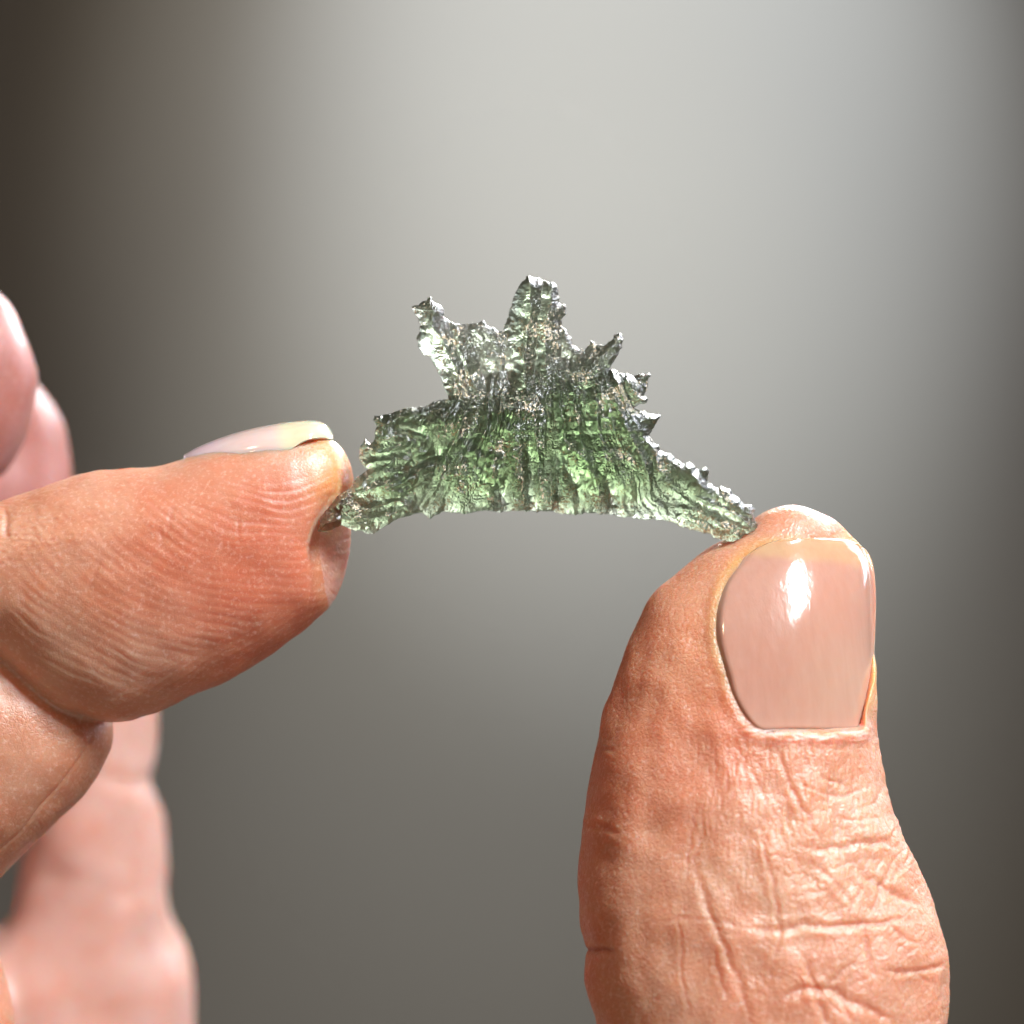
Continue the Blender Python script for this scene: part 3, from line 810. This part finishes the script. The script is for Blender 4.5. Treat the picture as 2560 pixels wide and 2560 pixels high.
# ------------------------------------------------------------------ the stone
ST = cat(Z1([(35, 1850), (60, 1740), (110, 1680), (180, 1590), (260, 1545), (300, 1480), (350, 1440), (385, 1412), (340, 1380), (318, 1330), (335, 1250), (365, 1200),
             (400, 1240), (425, 1225), (432, 1160), (445, 1120), (420, 1080), (430, 1040), (480, 1042), (540, 1035), (600, 1010), (680, 985), (730, 990), (790, 970), (850, 945),
             (940, 925), (920, 880), (890, 790), (850, 710), (810, 640), (770, 625), (730, 570), (715, 510), (740, 460), (750, 425), (720, 370), (685, 295), (740, 275), (800, 235),
             (820, 222), (840, 250), (890, 285), (910, 315), (920, 370), (975, 412), (1040, 410), (1110, 405), (1160, 400), (1180, 385), (1205, 415), (1240, 435), (1290, 465), (1330, 460)]),
         Z2([(20, 440), (60, 330), (85, 230), (120, 150), (180, 80), (195, 75), (240, 95), (300, 105), (360, 125), (385, 150), (395, 200), (400, 260), (440, 270), (445, 340), (420, 370),
             (415, 420), (450, 450), (480, 500), (490, 545), (530, 570), (560, 565), (600, 545), (605, 515), (630, 515), (645, 540), (700, 535), (745, 510), (765, 475), (815, 465),
             (825, 500), (820, 560), (790, 610), (765, 660), (740, 705), (770, 705), (800, 730), (850, 735), (890, 745), (950, 735), (1000, 728), (1015, 740), (990, 775), (995, 830),
             (965, 880), (995, 900), (985, 930), (940, 945), (905, 965), (960, 985), (1040, 1005), (1085, 1015), (1060, 1050), (1035, 1090), (1005, 1150), (1030, 1185), (1065, 1220),
             (1075, 1245), (1120, 1270), (1150, 1270), (1180, 1310), (1230, 1335), (1280, 1330), (1320, 1375), (1385, 1355), (1405, 1380), (1400, 1450), (1440, 1490), (1490, 1490),
             (1550, 1515), (1590, 1560), (1650, 1605), (1690, 1615), (1710, 1640), (1700, 1690), (1735, 1760), (1700, 1810), (1650, 1840), (1590, 1870), (1540, 1860), (1480, 1855),
             (1430, 1830), (1400, 1815), (1300, 1785), (1230, 1770), (1160, 1740), (1080, 1715), (980, 1715), (880, 1700), (800, 1695), (700, 1680), (600, 1670), (500, 1690),
             (400, 1670), (300, 1660), (180, 1665), (100, 1660), (0, 1668)]),
         Z1([(1300, 1715), (1160, 1705), (1060, 1725), (940, 1712), (890, 1720), (850, 1740), (820, 1768), (790, 1745), (760, 1715), (680, 1740), (600, 1760), (520, 1800),
             (440, 1850), (390, 1868), (350, 1850), (260, 1830), (200, 1805), (150, 1835), (90, 1850)]))

def stone():
    h = 0.046
    lo = ST.min(0) - .4; hi = ST.max(0) + .4
    nx, nz = np.ceil((hi - lo) / h).astype(int) + 1
    X, Zg = np.meshgrid(lo[0] + np.arange(nx) * h, lo[1] + np.arange(nz) * h, indexing='ij')
    x, z = X.ravel(), Zg.ravel()
    # ragged edge
    q = np.stack([x * 2.2, z * 2.2, x * 0], 1)
    jx = x + 0.10 * fbm(q, 3, 101); jz = z + 0.10 * fbm(q + 17.3, 3, 105)
    ins = inside(jx, jz, ST); d = np.where(ins, 0.0, -1.0)
    dd = poly_dist(jx[ins], jz[ins], ST); d[ins] = dd
    keep = ins
    k = np.where(keep)[0]; x, z, d = x[k], z[k], d[k]
    ux = x / S + 1280; uy = 1280 - z / S                     # photograph pixels
    # body below the crest, thin blades above and behind it
    crest = cat(Z1([(-200, 1700), (250, 1520), (360, 1420), (420, 1080), (600, 1010), (800, 975), (940, 935), (1060, 915)]),
                Z8([(300, 400), (560, 380), (760, 350), (930, 300), (1050, 240), (1180, 190), (1350, 165), (1640, 100)]),
                Z2([(760, 690), (900, 690), (1100, 720), (1250, 960), (1500, 1300), (1900, 1500)]))
    order = np.argsort(crest[:, 0]); 
    crestpoly = cat(crest, np.array([[60, -60], [-60, -60]]))
    body_in = inside(x + .15 * perlin(np.stack([x * 1.5, z * 1.5, 0 * x], 1), 7), z, crestpoly)
    cd = poly_dist(x, z, crest, False) * np.where(body_in, 1, -1)
    body = smooth(-2.4, 1.6, cd + .35 * perlin(np.stack([x * .8, z * .8, 0 * x + 6], 1), 8))
    # thickness of the two layers
    R = lambda r: np.sqrt(np.clip(np.minimum(d, r) * (2 * r - np.minimum(d, r)), 0, None)) / r
    mid = np.exp(-(((ux - 1360) / 420) ** 2 + ((uy - 1090) / 170) ** 2))
    tb = (1.0 + 1.6 * mid) * R(0.75 + 0.5 * np.clip(perlin(np.stack([x * .5, z * .5, 0 * x + 1.5], 1), 88) + .3, 0, 1))
    tb *= 1 - 0.45 * smooth(1200, 1290, uy) * smooth(1000, 1100, ux) * smooth(1800, 1600, ux)
    ts = 0.95 * R(0.9) + 0.25 * R(2.2)
    # directions of the flow: body ribs fan out downwards, blades fan out upwards
    a1 = np.arctan2(ux - 1350, uy - 560); r1 = np.hypot(ux - 1350, uy - 560) * S
    a2 = np.arctan2(ux - 1330, 1290 - uy); r2 = np.hypot(ux - 1330, uy - 1290) * S
    # left arm turns along its own axis
    al = smooth(1120, 960, ux) * smooth(1080, 1130, uy)
    ar = smooth(1600, 1760, ux)
    def ribs(side):
        s0 = 200 + side * 50
        wv = 0.03 * perlin(np.stack([x * .4, z * .4, 0 * x + side], 1), s0)
        b1 = perlin(np.stack([(a1 + wv) * 13, r1 * .10, 0 * x], 1), s0 + 1)
        b2 = perlin(np.stack([(a1 + wv) * 42, r1 * .28, 0 * x], 1), s0 + 2)
        s1 = perlin(np.stack([(a2 + wv) * 9, r2 * .08, 0 * x], 1), s0 + 3)
        s2 = perlin(np.stack([(a2 + wv) * 26, r2 * .25, 0 * x], 1), s0 + 4)
        arm = perlin(np.stack([x * .25 + z * .12, (z - x * .35) * 1.1, 0 * x], 1), s0 + 5)
        armr = perlin(np.stack([x * .3, (z + x * .55) * 1.0, 0 * x], 1), s0 + 6)
        rb = 0.62 * (1 - 2.4 * np.sqrt(b1 * b1 + .004)) + 0.09 * (1 - 2.6 * np.sqrt(b2 * b2 + .004))
        rb = rb * (1 - al) + al * 0.6 * (1 - 2.4 * np.abs(arm))
        rb = rb * (1 - .6 * ar) + .6 * ar * 0.5 * (1 - 2.4 * np.abs(armr))
        rs_ = 0.40 * (1 - 2.5 * np.abs(s1)) + 0.20 * (1 - 2.5 * np.abs(s2))
        return rb * body + rs_ * (1 - body) * .8
    def pits(side):
        s0 = 300 + side * 40
        y_ = np.zeros_like(x) + side * 9.1
        p0 = perlin(np.stack([x * .9, z * .9, y_], 1), s0)
        p1 = perlin(np.stack([x * 2.3, z * 2.3, y_], 1), s0 + 1)
        p2 = perlin(np.stack([x * 4.4, z * 4.4, y_], 1), s0 + 2)
        p3 = perlin(np.stack([x * 8.0, z * 8.0, y_], 1), s0 + 3)
        zone = smooth(-.25, .35, perlin(np.stack([x * .33, z * .33, y_], 1), s0 + 4) + 0.15)
        return p0 * .20 + .10 * p1 - (.05 + .16 * zone) * np.abs(p2) - (.02 + .08 * zone) * np.abs(p3)
    # ridges and gutters seen in the photograph
    def track(lst, w):
        r = np.zeros_like(x)
        for pl in lst:
            pl = chaikin(pl, 1, False)
            dl, t = line_dist(x + .12 * perlin(np.stack([x * 1.4, z * 1.4, 0 * x], 1), 90), z, pl)
            r = np.maximum(r, np.exp(-(dl / w) ** 2) * np.clip(np.minimum(t, 1 - t) * 6, .25, 1))
        return r
    ridge = track([Z8([(960, 290), (800, 390), (680, 500), (590, 450), (530, 620), (470, 800), (420, 930)]), Z8([(540, 850), (510, 1010), (490, 1200)]),
                   Z8([(1670, 130), (1720, 280), (1740, 480), (1790, 640), (1860, 780), (1920, 930)]), Z2([(910, 1230), (960, 1330), (1020, 1460)]),
                   Z8([(1260, 800), (1380, 960), (1480, 1100), (1540, 1220)]), Z8([(150, 1060), (60, 1200)]), Z1([(430, 1060), (700, 1040), (900, 960), (1060, 910)]),
                   Z2([(1180, 1300), (1300, 1400), (1380, 1550)]), Z8([(1210, 220), (1230, 440)]), Z2([(230, 120), (225, 300), (260, 560)]), Z2([(160, 430), (150, 620)])], 0.32)
    gut = track([Z8([(800, 770), (850, 950), (870, 1420)]), Z8([(1000, 930), (1020, 1130)]), Z8([(1130, 850), (1130, 1100), (1140, 1400)]), Z8([(1200, 900), (1240, 1100), (1340, 1250)]),
                 Z8([(1620, 1160), (1660, 1330), (1690, 1440)]), Z8([(240, 150), (300, 330)]), Z8([(560, 1230), (620, 1420)]), Z1([(560, 1120), (800, 1180)]), Z1([(620, 1450), (800, 1340), (930, 1310)])], 0.40)
    prof = R(0.7)
    nois = lambda sc_, sd: perlin(np.stack([x * sc_, z * sc_, 0 * x + 2.2], 1), sd)
    def roof(axis, top, slope, w=9.0):
        dl, t = line_dist(x + .15 * nois(.9, 91), z + .15 * nois(.9, 92), axis)
        return top - slope * dl
    def face(poly, soft=0.35):
        ii = inside(x + .18 * nois(1.1, 93), z + .18 * nois(1.1, 94), poly)
        dl = poly_dist(x, z, poly) * np.where(ii, 1, -1)
        return smooth(-soft, soft, dl)
    # the blades of the crest, each a tapering roof of its own
    S3 = Z2([(-40, 520), (20, 300), (120, 60), (400, 60), (470, 300), (560, 600), (470, 720), (270, 830), (130, 830), (110, 620)])
    S2 = Z1([(1060, 380), (1360, 400), (1420, 560), (1450, 860), (1200, 930), (1235, 760), (1160, 520)])
    S1 = Z1([(640, 200), (900, 200), (1000, 380), (1110, 400), (1200, 560), (1240, 760), (1200, 960), (880, 980), (660, 480)])
    S4 = Z2([(520, 580), (840, 430), (860, 560), (740, 730), (540, 760)])
    bl = 0.9 * R(.8)
    m = face(S1); bl = bl * (1 - m) + m * np.maximum.reduce([roof(Z1([(830, 240), (830, 420), (960, 640), (1060, 900)]), 1.5, .75), roof(Z1([(975, 420), (1130, 900)]), 1.15, .8), 0.35 + 0 * x]) * R(.9)
    m = face(S2); bl = bl * (1 - m) + m * (0.75 + .35 * nois(.8, 97)) * R(.6)
    m = face(S4); bl = bl * (1 - m) + m * np.maximum(roof(Z2([(815, 470), (620, 690)]), 1.2, .7), .3) * R(.8)
    m = face(S3); bl = bl * (1 - m) + m * np.maximum.reduce([roof(Z2([(195, 80), (205, 300), (175, 480), (160, 800)]), 2.0, 1.15), roof(Z2([(370, 130), (300, 420), (300, 800)]), 1.75, 1.0), roof(Z2([(440, 300), (480, 560)]), 1.2, .8), .4 + 0 * x]) * R(.8)
    # faces of the body
    lobe = face(Z1([(400, 1020), (940, 925), (1120, 1000), (1000, 1230), (820, 1290), (560, 1250), (500, 1120)]))
    step = smooth(715, 690, (uy - 900) / (500 / 1932) + 8 * nois(.9, 98)) * smooth(1380, 1440, ux) * smooth(1640, 1570, ux)
    dark = face(Z1([(640, 1640), (720, 1440), (930, 1380), (960, 1600), (930, 1700), (760, 1710)]))
    calm = np.maximum(lobe * .8, dark * .7)
    tri = track([Z8([(960, 290), (800, 390), (680, 500), (590, 450), (530, 620), (470, 800), (420, 930)]), Z8([(540, 850), (510, 1010), (490, 1200)]),
                 Z8([(1260, 800), (1380, 960), (1480, 1100), (1540, 1220)]), Z8([(760, 700), (750, 1000), (790, 1230)]), Z8([(1620, 820), (1610, 1160)]),
                 Z2([(1180, 1300), (1300, 1400), (1380, 1550)]), Z1([(380, 1560), (700, 1500), (960, 1400)])], 0.75)
    front = (tb + 0.75 * lobe * smooth(1, 0, (uy - 1020) / 120) + .45 * step) * body + bl * (1 - body) \
        + prof * ((1.5 * ribs(0) + 0.45 * ridge + 0.6 * tri) * (1 - .7 * calm) * body + .25 * ribs(0) * (1 - body) + 1.5 * pits(0) * (1 - .65 * calm) * (.5 + .5 * body) - 1.1 * gut * body - .3 * gut * (1 - body))
    back = (0.8 * tb) * body + 0.35 * ts * (1 - body) + prof * (0.6 * ribs(1) * (.4 + .6 * body) + pits(1) * (.5 + .9 * body) - 1.0 * gut)
    front = np.maximum(front, 0.05 + 0.12 * R(.5)); back = np.maximum(back, 0.05 + 0.12 * R(.5))
    # the stone bows a little; blades stand behind the crest
    cy = -1.5 + 1.1 * (ux - 800) / 1100 + 1.1 * np.sin(np.pi * np.clip((ux - 800) / 1100, 0, 1)) + (1 - body) * 0.3
    yf = cy - front; yb = cy + back
    # nudge points sideways for overhangs
    sx = 0.10 * perlin(np.stack([x * 2, z * 2, 0 * x + 4], 1), 95); sz = 0.10 * perlin(np.stack([x * 2, z * 2, 0 * x + 9], 1), 96)
    sx *= prof; sz *= prof
    V1 = np.stack([(x + sx) * (D + yf) / D, yf, (z + sz) * (D + yf) / D], 1); V2 = np.stack([x * (D + yb) / D, yb, z * (D + yb) / D], 1)
    idx = -np.ones(nx * nz, np.int64); idx[k] = np.arange(len(k)); I = idx.reshape(nx, nz)
    q = np.stack([I[:-1, :-1], I[1:, :-1], I[1:, 1:], I[:-1, 1:]], -1).reshape(-1, 4)
    q = q[(q >= 0).all(1)]
    n = len(k)
    # border: edges used by one quad
    ed = np.vstack([q[:, [0, 1]], q[:, [1, 2]], q[:, [2, 3]], q[:, [3, 0]]])
    key = ed[:, 0] * n + ed[:, 1]; rev = ed[:, 1] * n + ed[:, 0]
    bd = ed[~np.isin(key, rev)]
    f = np.vstack([q, q[:, ::-1] + n, np.stack([bd[:, 1], bd[:, 0], bd[:, 0] + n, bd[:, 1] + n], 1)])
    V = np.vstack([V1, V2]); used = np.unique(f); re = -np.ones(len(V), np.int64); re[used] = np.arange(len(used))
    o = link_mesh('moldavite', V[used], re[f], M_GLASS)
    o['label'] = 'translucent green moldavite shard with a spiky crest held between finger and thumb'
    o['category'] = 'gemstone'
    print('stone', len(used), time.time() - T0)
stone()
